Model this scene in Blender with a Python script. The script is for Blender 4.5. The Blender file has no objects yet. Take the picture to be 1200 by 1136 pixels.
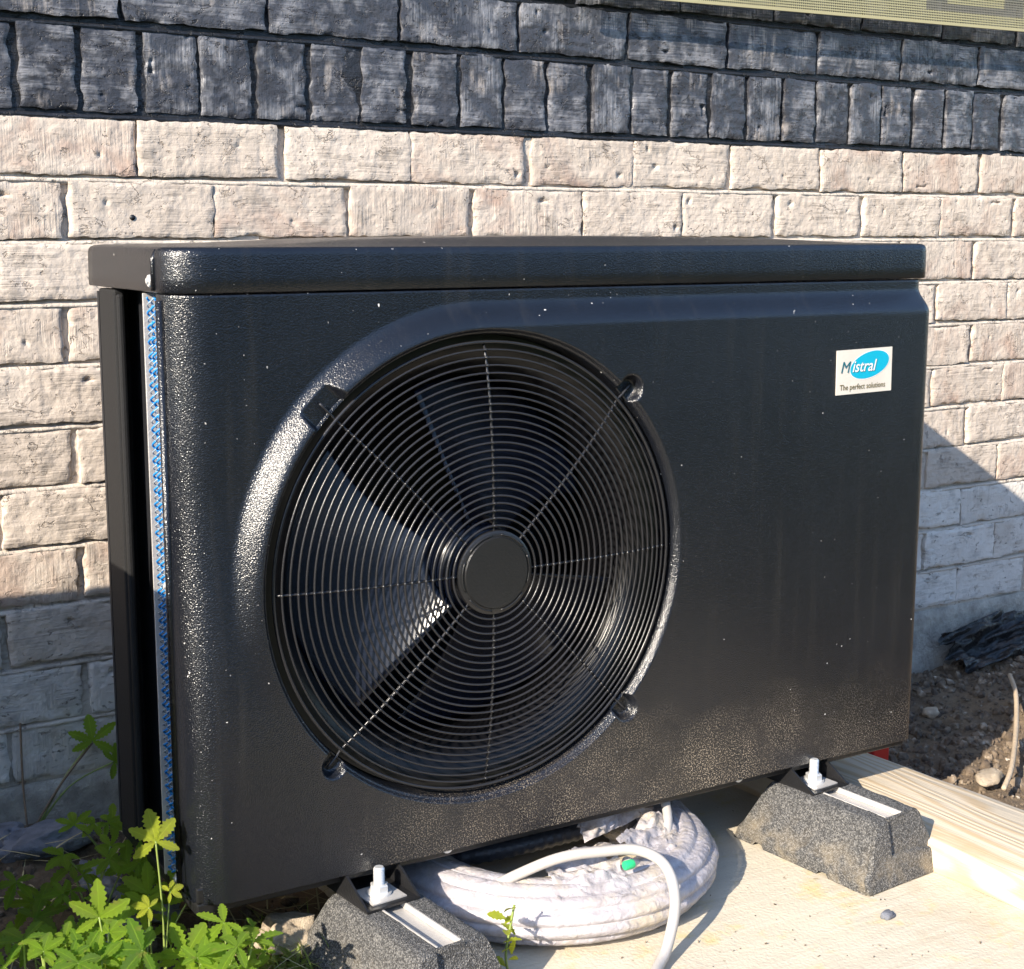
import bpy, math, random
from mathutils import Vector, Matrix, Euler, noise
import numpy as np
rnd = random.Random(7)
S = bpy.context.scene
C = S.collection
R = math.radians
# ------------------------------------------------------------------ camera
F_PX, CAM, YAW, PITCH, ROLL = 1761.93, Vector((-0.4745, -1.3722, 0.6817)), 0.5518, -0.1697, 0.0027
cam = bpy.data.cameras.new('camera'); camo = bpy.data.objects.new('camera', cam); C.objects.link(camo)
fw = Vector((math.sin(YAW)*math.cos(PITCH), math.cos(YAW)*math.cos(PITCH), math.sin(PITCH)))
rt = Vector((math.cos(YAW), -math.sin(YAW), 0)); up = rt.cross(fw)
r2 = rt*math.cos(ROLL)+up*math.sin(ROLL); u2 = up*math.cos(ROLL)-rt*math.sin(ROLL)
m = Matrix((r2, u2, -fw)).transposed().to_4x4(); m.translation = CAM
camo.matrix_world = m
cam.sensor_fit = 'HORIZONTAL'; cam.sensor_width = 36; cam.lens = F_PX/1200*36
cam.clip_start = 0.05; cam.clip_end = 2000
S.camera = camo
# ------------------------------------------------------------------ light
SUN = Vector((1.68, 0.80, -1.0)).normalized()
w = bpy.data.worlds.new('World'); S.world = w; w.use_nodes = True
nt = w.node_tree; bg = nt.nodes['Background']
sky = nt.nodes.new('ShaderNodeTexSky'); sky.sky_type = 'NISHITA'; sky.sun_disc = False
sky.sun_elevation = math.asin(-SUN.z); sky.sun_rotation = math.atan2(-SUN.x, -SUN.y) % (2*math.pi)
nt.links.new(sky.outputs[0], bg.inputs[0]); bg.inputs[1].default_value = 0.15; sky.ozone_density = 3.5; sky.dust_density = .6
sl = bpy.data.lights.new('sun', 'SUN'); sl.energy = 4.4; sl.angle = R(0.5); sl.color = (1.0, 0.89, 0.74)
so = bpy.data.objects.new('sun', sl); C.objects.link(so); so.rotation_euler = SUN.to_track_quat('-Z', 'Y').to_euler(); so.location = (-3, -2, 3)
S.view_settings.view_transform = 'Standard'; S.view_settings.look = 'None'; S.view_settings.gamma = 1
S.view_settings.exposure = 1.32; S.view_settings.use_curve_mapping = False

# ------------------------------------------------------------------ helpers
class MB:
    def __init__(s): s.v = []; s.f = []
    def add(s, v, f):
        n = len(s.v); s.v += [tuple(p) for p in v]; s.f += [tuple(i+n for i in q) for q in f]
    def box(s, x0, x1, y0, y1, z0, z1):
        s.add([(x, y, z) for z in (z0, z1) for y in (y0, y1) for x in (x0, x1)],
              [(0,2,3,1),(4,5,7,6),(0,1,5,4),(2,6,7,3),(0,4,6,2),(1,3,7,5)])
    def tube(s, pts, r, seg=8, closed=False, caps=True):
        pts = [Vector(p) for p in pts]; n = len(pts); rr = r if hasattr(r, '__len__') else [r]*n
        V = []; up = None
        for i, p in enumerate(pts):
            a = pts[(i-1) % n] if (closed or i > 0) else p
            b = pts[(i+1) % n] if (closed or i < n-1) else p
            t = (b-a).normalized()
            if up is None: up = Vector((0, 0, 1)) if abs(t.z) < .9 else Vector((1, 0, 0))
            x = t.cross(up)
            if x.length < 1e-5: x = t.cross(Vector((0.3, 1, 0.2)))
            x.normalize(); y = x.cross(t); up = y
            for k in range(seg):
                an = 2*math.pi*k/seg; V.append(p+(x*math.cos(an)+y*math.sin(an))*rr[i])
        Fc = []
        for i in range(n if closed else n-1):
            j = (i+1) % n
            for k in range(seg):
                l = (k+1) % seg; Fc.append((i*seg+k, i*seg+l, j*seg+l, j*seg+k))
        if not closed and caps: Fc += [tuple(range(seg))[::-1], tuple(range((n-1)*seg, n*seg))]
        s.add(V, Fc)
    def lathe(s, prof, axis='Z', seg=24, o=(0, 0, 0)):   # prof: list of (r, h)
        V = []
        for r, h in prof:
            for k in range(seg):
                a = 2*math.pi*k/seg; c, d = r*math.cos(a), r*math.sin(a)
                V.append({'Z': (o[0]+c, o[1]+d, o[2]+h), 'Y': (o[0]+c, o[1]+h, o[2]+d), 'X': (o[0]+h, o[1]+c, o[2]+d)}[axis])
        Fc = []
        for i in range(len(prof)-1):
            for k in range(seg):
                l = (k+1) % seg; Fc.append((i*seg+k, i*seg+l, (i+1)*seg+l, (i+1)*seg+k))
        Fc += [tuple(range(seg))[::-1], tuple(range((len(prof)-1)*seg, len(prof)*seg))]
        s.add(V, Fc)
    def grid(s, P):            # P[i][j] points
        n, mm = len(P), len(P[0])
        s.add([p for row in P for p in row], [(i*mm+j, i*mm+j+1, (i+1)*mm+j+1, (i+1)*mm+j) for i in range(n-1) for j in range(mm-1)])
    def mesh(s, name, mat, smooth=True):
        me = bpy.data.meshes.new(name); me.from_pydata(s.v, [], s.f); me.update()
        if smooth == True: me.polygons.foreach_set('use_smooth', [True]*len(me.polygons))
        if mat: me.materials.append(mat)
        return me
    def build(s, name, mat, parent=None, smooth=True, sharp=None, loc=None):
        me = s.mesh(name, mat, smooth)
        import bmesh
        bm = bmesh.new(); bm.from_mesh(me); bmesh.ops.recalc_face_normals(bm, faces=bm.faces)
        if sharp:
            for e in bm.edges:
                if len(e.link_faces) == 2 and e.calc_face_angle(0) > R(sharp): e.smooth = False
        bm.to_mesh(me); bm.free()
        return link(name, me, parent, loc)
def link(name, me, parent=None, loc=None):
    o = bpy.data.objects.new(name, me); C.objects.link(o)
    if parent: o.parent = parent
    if loc is not None: o.location = loc
    return o
def bevel(o, w, seg=2, ang=40):
    b = o.modifiers.new('bevel', 'BEVEL'); b.width = w; b.segments = seg; b.limit_method = 'ANGLE'; b.angle_limit = R(ang)
    return o
def tag(o, label, cat, group=None, kind=None):
    o['label'] = label; o['category'] = cat
    if group: o['group'] = group
    if kind: o['kind'] = kind
    return o
def thing(name, label, cat, loc=(0, 0, 0), group=None, rz=0):
    o = bpy.data.objects.new(name, None); C.objects.link(o); o.location = loc; o.rotation_euler.z = rz
    o.empty_display_size = .05
    return tag(o, label, cat, group)
def sm(a, b, x):
    t = min(1, max(0, (x-a)/(b-a))); return t*t*(3-2*t)
def nz(x, y, z=0.): return noise.noise(Vector((x, y, z)))

# ------------------------------------------------------------------ materials
class NT:
    def __init__(s, name):
        s.m = bpy.data.materials.new(name); s.m.use_nodes = True; s.t = s.m.node_tree; s.n = s.t.nodes; s.b = s.n['Principled BSDF']
        s.out = s.n['Material Output']
    def N(s, typ, ins=None, **kw):
        n = s.n.new(typ)
        for k, v in kw.items(): setattr(n, k, v)
        for k, v in (ins or {}).items(): s.set(n.inputs[k], v)
        return n
    def set(s, sock, v):
        if hasattr(v, 'bl_idname') and hasattr(v, 'outputs'): v = v.outputs[0]
        if isinstance(v, bpy.types.NodeSocket): s.t.links.new(v, sock)
        else: sock.default_value = v
    def P(s, **kw):
        for k, v in kw.items(): s.set(s.b.inputs[k.replace('_', ' ')], v)
    def co(s, rand=False, scale=None):
        tc = s.N('ShaderNodeTexCoord'); v = tc.outputs['Object']
        if rand:
            oi = s.N('ShaderNodeObjectInfo')
            ad = s.N('ShaderNodeVectorMath', operation='MULTIPLY_ADD'); s.set(ad.inputs[0], oi.outputs['Random'])
            ad.inputs[1].default_value = (37, 53, 71); s.set(ad.inputs[2], v); v = ad.outputs[0]
        if scale:
            mp = s.N('ShaderNodeMapping'); s.set(mp.inputs[0], v); mp.inputs['Scale'].default_value = scale; v = mp.outputs[0]
        return v
    def noise(s, v, scale, detail=3, rough=.55, dist=0):
        return s.N('ShaderNodeTexNoise', {'Vector': v, 'Scale': scale, 'Detail': detail, 'Roughness': rough, 'Distortion': dist}).outputs[0]
    def vor(s, v, scale, feature='F1', out='Distance'):
        return s.N('ShaderNodeTexVoronoi', {'Vector': v, 'Scale': scale}, feature=feature).outputs[out]
    def ramp(s, f, stops):
        r = s.N('ShaderNodeValToRGB', {'Fac': f}); e = r.color_ramp.elements
        while len(e) < len(stops): e.new(.5)
        for i, (p, c) in enumerate(stops):
            e[i].position = p; e[i].color = (c, c, c, 1) if not hasattr(c, '__len__') else (*c, 1)
        return r.outputs[0]
    def mix(s, f, a, b, mode='MIX'):
        n = s.N('ShaderNodeMix', data_type='RGBA', blend_type=mode)
        s.set(n.inputs[0], f)
        for i, v in ((6, a), (7, b)):
            s.set(n.inputs[i], (*v, 1) if isinstance(v, tuple) and len(v) == 3 else v)
        return n.outputs[2]
    def math(s, op, a, b=0., c=0.):
        n = s.N('ShaderNodeMath', operation=op)
        for i, v in enumerate((a, b, c)): s.set(n.inputs[i], v)
        return n.outputs[0]
    def bump(s, h, dist=.002, strength=1., normal=None):
        n = s.N('ShaderNodeBump', {'Height': h, 'Distance': dist, 'Strength': strength})
        if normal: s.set(n.inputs['Normal'], normal)
        return n.outputs[0]
def flat(name, col, rough=.5, metal=0, bumpd=None, scale=200, var=.15):
    n = NT(name); v = n.co(True)
    f = n.noise(v, scale*.12, 4)
    n.P(Base_Color=n.mix(f, tuple(c*(1-var) for c in col), tuple(min(1, c*(1+var)) for c in col)), Roughness=rough, Metallic=metal)
    if bumpd: n.P(Normal=n.bump(n.noise(v, scale, 4), bumpd))
    return n.m

def paint(name, lo, hi, rough, pit, pit_shade, coarse=1.0, stain=None, streak=None, spec=.3, stroke=None):
    """brushed masonry paint: patches of brush strokes, smeared lumps, hairline cracks and small pits with their shade painted in"""
    n = NT(name); v = n.co(True)
    oi = n.N('ShaderNodeObjectInfo').outputs['Random']
    def sc(a, rot=0):
        mp = n.N('ShaderNodeMapping'); n.set(mp.inputs[0], v); mp.inputs['Scale'].default_value = a; mp.inputs['Rotation'].default_value = (0, rot, 0); return mp.outputs[0]
    sh = n.noise(sc((11, 40, 260), .12), 1, 4, .65, .25)
    svv = n.noise(sc((280, 40, 16), .2), 1, 4, .65, .25)
    sdg = n.noise(sc((26, 40, 210), .75), 1, 3, .6, .25)
    patch = n.noise(v, 22, 3, .6)
    st = n.mix(n.math('GREATER_THAN', n.math('ADD', oi, n.math('MULTIPLY', patch, 1.2)), 1.12), sh, svv)
    st = n.mix(n.ramp(n.noise(v, 19, 2), [(.56, 0.), (.60, 1.)]), st, sdg)
    amt = n.ramp(n.noise(v, 27, 3, .6), [(.34, .15), (.66, 1.)])
    st = n.math('MULTIPLY', st, amt)
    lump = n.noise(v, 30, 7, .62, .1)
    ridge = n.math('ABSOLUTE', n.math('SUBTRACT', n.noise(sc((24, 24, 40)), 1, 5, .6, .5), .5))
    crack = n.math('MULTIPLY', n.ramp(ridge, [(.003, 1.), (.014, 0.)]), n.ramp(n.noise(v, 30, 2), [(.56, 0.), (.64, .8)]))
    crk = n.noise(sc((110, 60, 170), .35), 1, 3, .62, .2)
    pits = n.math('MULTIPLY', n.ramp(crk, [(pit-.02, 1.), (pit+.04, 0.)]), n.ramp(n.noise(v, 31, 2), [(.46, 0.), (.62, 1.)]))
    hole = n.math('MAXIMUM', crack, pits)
    big = n.noise(v, 9, 4, .6)
    col = n.mix(n.ramp(big, [(.3, 0.), (.7, 1.)]), lo, hi)
    col = n.mix(n.math('MULTIPLY', n.math('FRACT', n.math('MULTIPLY', oi, 7.3)), .30), col, tuple(c*.72 for c in lo))
    col = n.mix(n.ramp(st, ([(.24, .0), (.52, .75)] if stroke else [(.33, .0), (.60, .60)])), col, stroke or tuple(c*.45 for c in lo))
    if stain:
        sm_ = n.ramp(n.noise(v, 9, 4, .65, .6), [(.48, 0.), (.70, .85)])
        col = n.mix(n.math('MULTIPLY', sm_, n.math('GREATER_THAN', oi, .35)), col, stain)
    if streak:
        sk = n.ramp(n.noise(sc((80, 10, 9)), 1, 4, .6), [(.50, 0.), (.66, .7)])
        col = n.mix(n.math('MULTIPLY', sk, n.ramp(n.noise(v, 15, 1), [(.60, 0.), (.66, 1.)])), col, streak)
    col = n.mix(n.math('MULTIPLY', hole, .65), col, pit_shade)  # shade inside the pits goes into the colour, since bump casts none
    n.P(Base_Color=col, Roughness=rough, Specular_IOR_Level=spec)
    h = n.math('ADD', n.math('MULTIPLY', st, .55), n.math('MULTIPLY', lump, 1.0*coarse))
    h = n.math('SUBTRACT', h, n.math('MULTIPLY', hole, .5))
    n.P(Normal=n.bump(h, .0034))
    return n.m
M = {}
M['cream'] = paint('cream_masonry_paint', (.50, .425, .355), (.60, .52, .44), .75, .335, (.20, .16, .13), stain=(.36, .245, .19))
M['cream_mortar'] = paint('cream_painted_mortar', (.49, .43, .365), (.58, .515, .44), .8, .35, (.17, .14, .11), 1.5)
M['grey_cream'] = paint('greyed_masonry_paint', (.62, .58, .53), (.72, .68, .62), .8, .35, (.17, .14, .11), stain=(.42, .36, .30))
M['dark'] = paint('anthracite_masonry_paint', (.034, .035, .042), (.066, .069, .082), .36, .37, (.012, .012, .016), 1.25, streak=(.36, .32, .29), spec=.5, stroke=(.25, .25, .265))
M['dark_mortar'] = paint('anthracite_painted_mortar', (.008, .009, .011), (.020, .021, .026), .42, .38, (.01, .01, .013), 1.5, spec=.5)
n = NT('bare_plinth_render'); v = n.co()
f = n.noise(v, 30, 6, .7)
n.P(Base_Color=n.mix(n.ramp(f, [(.3, 0.), (.7, 1.)]), (.22, .20, .17), (.50, .46, .39)), Roughness=.9, Normal=n.bump(n.noise(v, 120, 6, .7), .006)); M['plinth'] = n.m

def plastic(name, dust):
    n = NT(name); v = n.co()
    grain = n.noise(v, 720, 1, .5)
    big = n.noise(v, 7, 4, .6)
    fl = n.noise(v, 210, 1, .4)
    fm = n.ramp(n.noise(v, 14, 3), [(.42, 0.), (.62, 1.)])
    fleck = n.math('MULTIPLY', n.ramp(fl, [(.775, 0.), (.80, 1.)]), fm)
    col = n.mix(n.ramp(big, [(.3, 0.), (.7, 1.)]), (.0050, .0062, .0095), (.0072, .0085, .0120))
    vs = n.N('ShaderNodeMapping'); n.set(vs.inputs[0], v); vs.inputs['Scale'].default_value = (60, 20, 3)
    strk = n.ramp(n.noise(vs.outputs[0], 1, 4), [(.55, 0.), (.75, .3)])
    col = n.mix(strk, col, (.028, .027, .026))
    if dust:
        sep = n.N('ShaderNodeSeparateXYZ'); n.set(sep.inputs[0], v)
        zz = n.math('ADD', sep.outputs[2], n.math('MULTIPLY', n.noise(v, 10, 3), .10))
        band = n.ramp(zz, [(.08, .8), (.17, 0.)])
        xm = n.ramp(sep.outputs[0], [(.15, 0.), (.40, 1.), (.66, 1.), (.92, .35)])
        dd = n.math('MULTIPLY', n.math('MULTIPLY', band, xm), n.math('MULTIPLY', n.ramp(n.noise(v, 560, 2, .6), [(.535, 0.), (.61, 1.)]), n.ramp(n.noise(v, 13, 5, .7), [(.38, .12), (.60, 1.)])))
        col = n.mix(dd, col, (.42, .35, .26))
        film = n.math('MULTIPLY', n.math('MULTIPLY', band, xm), n.ramp(n.noise(v, 25, 4), [(.35, .05), (.7, .35)]))
        col = n.mix(n.math('MULTIPLY', film, .5), col, (.16, .13, .10))
    col = n.mix(fleck, col, (.75, .72, .68))
    n.P(Base_Color=col, Roughness=n.ramp(big, [(.3, .21), (.7, .27)]), Specular_IOR_Level=.65, Normal=n.bump(grain, .00064))
    return n.m
M['plastic'] = plastic('charcoal_grained_plastic', True)
M['lid'] = plastic('charcoal_lid_plastic', False)
M['black'] = flat('black_plastic', (.012, .012, .013), .35, 0, .0005, 300)
M['post'] = flat('black_matt_sheet', (.004, .004, .0045), .75, 0, .0004, 300)
M['wire'] = flat('black_powder_coat', (.018, .018, .020), .26, 0, .0002, 700)
M['inner'] = flat('black_inner_sheet', (.012, .013, .016), .5, 0, .0004, 200)
M['blade'] = flat('black_glossy_blade', (.0025, .0045, .012), .26, 0, None, 60)
M['shroud'] = flat('black_glossy_shroud', (.004, .004, .005), .30, 0, .0003, 120)
M['zinc'] = flat('zinc_bolt', (.75, .75, .74), .38, .6, .0004, 400)
M['alu'] = flat('aluminium_rail', (.50, .48, .46), .45, .35, .0006, 250)
M['bluefin'] = flat('blue_coated_fin', (.004, .085, .30), .45, .0, .0004, 300)
M['blueloop'] = flat('bright_blue_coating', (.01, .20, .55), .4)
M['whitewire'] = flat('galvanised_guard_wire', (.30, .37, .44), .45, .2)
M['cardw'] = flat('cream_label_card', (.58, .54, .48), .5)
M['cyan'] = flat('cyan_print', (.0, .34, .50), .5, var=.03)
M['teal'] = flat('teal_print', (.005, .11, .15), .5, var=.03)
M['white'] = flat('white_print', (.66, .67, .67), .5, var=.03)
M['olive'] = flat('olive_print', (.13, .10, .03), .5, var=.05)
n = NT('granulated_rubber'); v = n.co(True)
vc = n.vor(v, 680, out='Color'); bw = n.N('ShaderNodeRGBToBW', {'Color': vc}).outputs[0]
col = n.ramp(bw, [(.2, (.035, .035, .035)), (.5, (.075, .075, .074)), (.72, (.15, .147, .142)), (.95, (.24, .23, .215))])
sep = n.N('ShaderNodeSeparateXYZ'); n.set(sep.inputs[0], n.co())
dm = n.math('MULTIPLY', n.ramp(sep.outputs[2], [(.0, 1.), (.06, 0.)]), n.ramp(n.noise(v, 28, 4), [(.45, 0.), (.7, .75)]))
col = n.mix(dm, col, (.34, .28, .19))
n.P(Base_Color=col, Roughness=.85, Normal=n.bump(n.math('ADD', n.vor(v, 680), n.noise(v, 160, 3)), .0017)); M['rubber'] = n.m
n = NT('weathered_plywood'); v = n.co()
mp = n.N('ShaderNodeMapping'); n.set(mp.inputs[0], v); mp.inputs['Scale'].default_value = (5, 60, 5); mp.inputs['Rotation'].default_value = (0, 0, .5)
f = n.noise(mp.outputs[0], 1, 5, .6, .6); g = n.noise(v, 7, 4, .6)
col = n.mix(n.ramp(f, [(.3, 0.), (.7, 1.)]), (.46, .405, .31), (.55, .49, .39))
col = n.mix(n.ramp(g, [(.45, 0.), (.7, .7)]), col, (.56, .50, .38))
sp = n.ramp(n.noise(v, 95, 2, .5), [(.70, 0.), (.74, 1.)]); spm = n.ramp(n.noise(v, 9, 2), [(.46, 0.), (.56, 1.)])
col = n.mix(n.math('MULTIPLY', n.math('MULTIPLY', sp, spm), .7), col, (.20, .15, .09))
col = n.mix(n.ramp(n.noise(v, 17, 5, .7), [(.54, 0.), (.70, .7)]), col, (.52, .42, .17))
col = n.mix(n.ramp(n.noise(v, 5, 6, .75), [(.56, 0.), (.66, .35)]), col, (.40, .31, .20))
n.P(Base_Color=col, Roughness=.8, Normal=n.bump(n.math('ADD', f, n.noise(v, 200, 4)), .0012)); M['ply'] = n.m
n = NT('pine_grain'); v = n.co(True)
mp = n.N('ShaderNodeMapping'); n.set(mp.inputs[0], v); mp.inputs['Scale'].default_value = (1., .11, 1.2)
dist = n.noise(mp.outputs[0], 9, 2, .5)
mv = n.N('ShaderNodeVectorMath', operation='ADD'); n.set(mv.inputs[0], mp.outputs[0])
cmb = n.N('ShaderNodeCombineXYZ', {'X': n.math('MULTIPLY', dist, .28)}); n.set(mv.inputs[1], cmb.outputs[0])
wv = n.N('ShaderNodeTexWave', {'Vector': mv.outputs[0], 'Scale': 15, 'Distortion': 3.5, 'Detail': 2, 'Detail Scale': 1.5}, bands_direction='X').outputs['Fac' if False else 1]
fine = n.N('ShaderNodeMapping'); n.set(fine.inputs[0], v); fine.inputs['Scale'].default_value = (400, 10, 400)
ff = n.noise(fine.outputs[0], 1, 3)
col = n.mix(n.ramp(wv, [(.0, 0.), (.6, .08), (.97, .75)]), (.53, .455, .345), (.40, .28, .15))
col = n.mix(n.ramp(ff, [(.4, 0.), (.8, .35)]), col, (.50, .40, .26))
col = n.mix(n.ramp(n.noise(v, 11, 4, .6), [(.5, 0.), (.75, .5)]), col, (.49, .435, .345))
n.P(Base_Color=col, Roughness=.75, Normal=n.bump(n.math('ADD', n.math('MULTIPLY', wv, .5), ff), .0011)); M['pine'] = n.m
n = NT('sandy_soil'); v = n.co()
f = n.noise(v, 11, 8, .7)
col = n.mix(n.ramp(f, [(.3, 0.), (.7, 1.)]), (.085, .060, .042), (.26, .185, .11))
col = n.mix(n.ramp(n.noise(v, 120, 4, .7), [(.45, 0.), (.75, .6)]), col, (.32, .24, .15))
sep = n.N('ShaderNodeSeparateXYZ'); n.set(sep.inputs[0], v)
lawn = n.ramp(n.math('ADD', n.math('MULTIPLY', sep.outputs[1], -.25), n.math('MULTIPLY', n.noise(v, 6, 4), .12)), [(.22, 0.), (.30, 1.)])
col = n.mix(lawn, col, n.mix(n.noise(v, 40, 4), (.035, .06, .015), (.07, .10, .03)))
n.P(Base_Color=col, Roughness=.95, Normal=n.bump(n.noise(v, 90, 8, .75), .012)); M['soil'] = n.m
def clodmat(name, stops, bd=.002, rough=.9):
    n = NT(name); v = n.co(True)
    vc = n.noise(v, 45, 2); n.P(Base_Color=n.ramp(vc, stops), Roughness=rough, Normal=n.bump(n.noise(v, 250, 5, .7), bd)); return n.m
M['clod'] = clodmat('soil_clod', [(.30, (.055, .040, .03)), (.50, (.12, .088, .06)), (.64, (.22, .17, .12)), (.78, (.48, .43, .36))])
M['slate'] = clodmat('blue_grey_stone', [(.3, (.13, .14, .17)), (.7, (.28, .29, .33))], .005)
M['tan'] = clodmat('tan_stone', [(.3, (.30, .24, .17)), (.7, (.48, .40, .30))], .004)
M['hose'] = flat('pale_grey_hose', (.52, .49, .50), .45, 0, .0003, 200)
M['cable'] = flat('light_grey_cable', (.40, .375, .35), .42, 0, .0003, 200)
M['blackhose'] = flat('black_ribbed_hose', (.03, .032, .038), .4, 0, .001, 250)
M['green'] = flat('green_cap', (.02, .42, .16), .35)
M['red'] = flat('red_plastic', (.55, .02, .015), .4)
M['stem'] = flat('green_stem', (.20, .26, .06), .55)
M['twig'] = flat('brown_twig', (.16, .11, .07), .8, 0, .002, 150)
M['paletwig'] = flat('bleached_root', (.42, .33, .23), .8, 0, .002, 150)
M['straw'] = flat('dry_straw', (.50, .42, .22), .7, var=.3)
M['deadleaf'] = flat('dead_leaf', (.30, .19, .10), .8, var=.4)
n = NT('milky_film'); v = n.co()
wr = n.noise(v, 38, 5, .6, 1.2)
thin = n.ramp(n.noise(v, 16, 5, .7), [(.50, 0.), (.66, .75)])
col = n.mix(n.ramp(wr, [(.35, 0.), (.7, 1.)]), (.47, .44, .46), (.64, .62, .67)); col = n.mix(thin, col, (.66, .56, .40))
n.P(Base_Color=col, Roughness=.22, Normal=n.bump(n.math('ADD', wr, n.noise(v, 110, 3, .6, .6)), .0028))
tr = n.N('ShaderNodeBsdfTranslucent', {'Color': (.8, .78, .76, 1)}); mx = n.N('ShaderNodeMixShader'); mx.inputs[0].default_value = .25
n.t.links.new(n.b.outputs[0], mx.inputs[1]); n.t.links.new(tr.outputs[0], mx.inputs[2])
tp = n.N('ShaderNodeBsdfTransparent', {'Color': (.95, .94, .93, 1)}); m3 = n.N('ShaderNodeMixShader')
n.set(m3.inputs[0], n.ramp(n.noise(v, 30, 5, .7, .8), [(.36, .42), (.62, .14)])); n.t.links.new(mx.outputs[0], m3.inputs[1]); n.t.links.new(tp.outputs[0], m3.inputs[2]); n.t.links.new(m3.outputs[0], n.out.inputs[0]); M['film'] = n.m
n = NT('black_film'); v = n.co(); n.P(Base_Color=(.012, .011, .011, 1), Roughness=.28, Normal=n.bump(n.noise(v, 45, 5, .6, 1), .008)); M['blackfilm'] = n.m
def leafmat(name, a, b, t):
    n = NT(name); v = n.co(True); oi = n.N('ShaderNodeObjectInfo').outputs['Random']
    col = n.mix(oi, a, b); col = n.mix(n.ramp(n.noise(v, 120, 4), [(.4, 0.), (.8, .4)]), col, tuple(c*.6 for c in a))
    ve = n.N('ShaderNodeAttribute', attribute_name='vein').outputs['Fac']
    col = n.mix(n.ramp(ve, [(.90, 0.), (.985, .40)]), col, tuple(min(1, c*1.9) for c in b))
    col = n.mix(n.ramp(n.noise(v, 3, 2), [(.62, 0.), (.72, .5)]), col, (.30, .24, .06))
    n.P(Base_Color=col, Roughness=.45, Normal=n.bump(n.math('ADD', n.noise(v, 300, 3), n.math('MULTIPLY', ve, -.6)), .0012))
    tr = n.N('ShaderNodeBsdfTranslucent', {'Color': (*t, 1)}); mx = n.N('ShaderNodeMixShader'); mx.inputs[0].default_value = .42
    n.t.links.new(n.b.outputs[0], mx.inputs[1]); n.t.links.new(tr.outputs[0], mx.inputs[2]); n.t.links.new(mx.outputs[0], n.out.inputs[0]); return n.m
M['leaf'] = leafmat('cinquefoil_leaf', (.09, .20, .015), (.28, .42, .025), (.52, .78, .04))
M['yleaf'] = leafmat('yellow_green_leaf', (.36, .44, .03), (.44, .50, .04), (.75, .80, .06))
M['grass'] = leafmat('grass_blade', (.16, .24, .04), (.26, .30, .07), (.40, .48, .10))
n = NT('olive_woven_mesh'); v = n.co(); sep = n.N('ShaderNodeSeparateXYZ'); n.set(sep.inputs[0], v)
def band(s, a, b): return n.math('MULTIPLY', n.math('GREATER_THAN', s, a), n.math('LESS_THAN', s, b))
X, Z = sep.outputs[0], sep.outputs[2]
ring = n.math('SUBTRACT', n.math('MULTIPLY', band(X, .71, .95), band(Z, .022, .075)), n.math('MULTIPLY', band(X, .76, .90), band(Z, .034, .062)))
n.P(Base_Color=n.mix(ring, (.37, .335, .19), (.20, .185, .14)), Roughness=.6); M['weave'] = n.m

# ------------------------------------------------------------------ ground
def gh(x, y):
    z = -.119
    z += .056*sm(.20, -.05, x)*sm(-.05, .45, y)                       # rises to the wall on the left
    z += -.02*sm(1.0, 1.12, x)*sm(2.2, 1.3, x) + .035*sm(1.3, 1.9, x)*sm(.1, .5, y)
    near = sm(4, 2.2, math.hypot(x-.6, y))
    rough = 1-sm(.22, .28, x)*sm(1.02, .96, x)*sm(.36, .30, y)         # flat under the board
    z += near*rough*(.014*nz(x*5, y*5)+.010*nz(x*17, y*17, 3)+.006*nz(x*47, y*47, 5))
    return z
def axis(lo, hi, step, far):
    a = list(np.arange(lo, hi, step)); s = step; l = [lo]; h = [a[-1]]
    while l[-1] > -far: s *= 1.35; l.append(l[-1]-s)
    s = step
    while h[-1] < far: s *= 1.35; h.append(h[-1]+s)
    return l[:0:-1]+a+h[1:]
b = MB(); b.grid([[(x, y, gh(x, y)) for y in axis(-.5, .56, .011, 900)] for x in axis(-.5, 2.2, .011, 900)])
g = b.build('ground', M['soil']); g['kind'] = 'structure'

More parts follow.
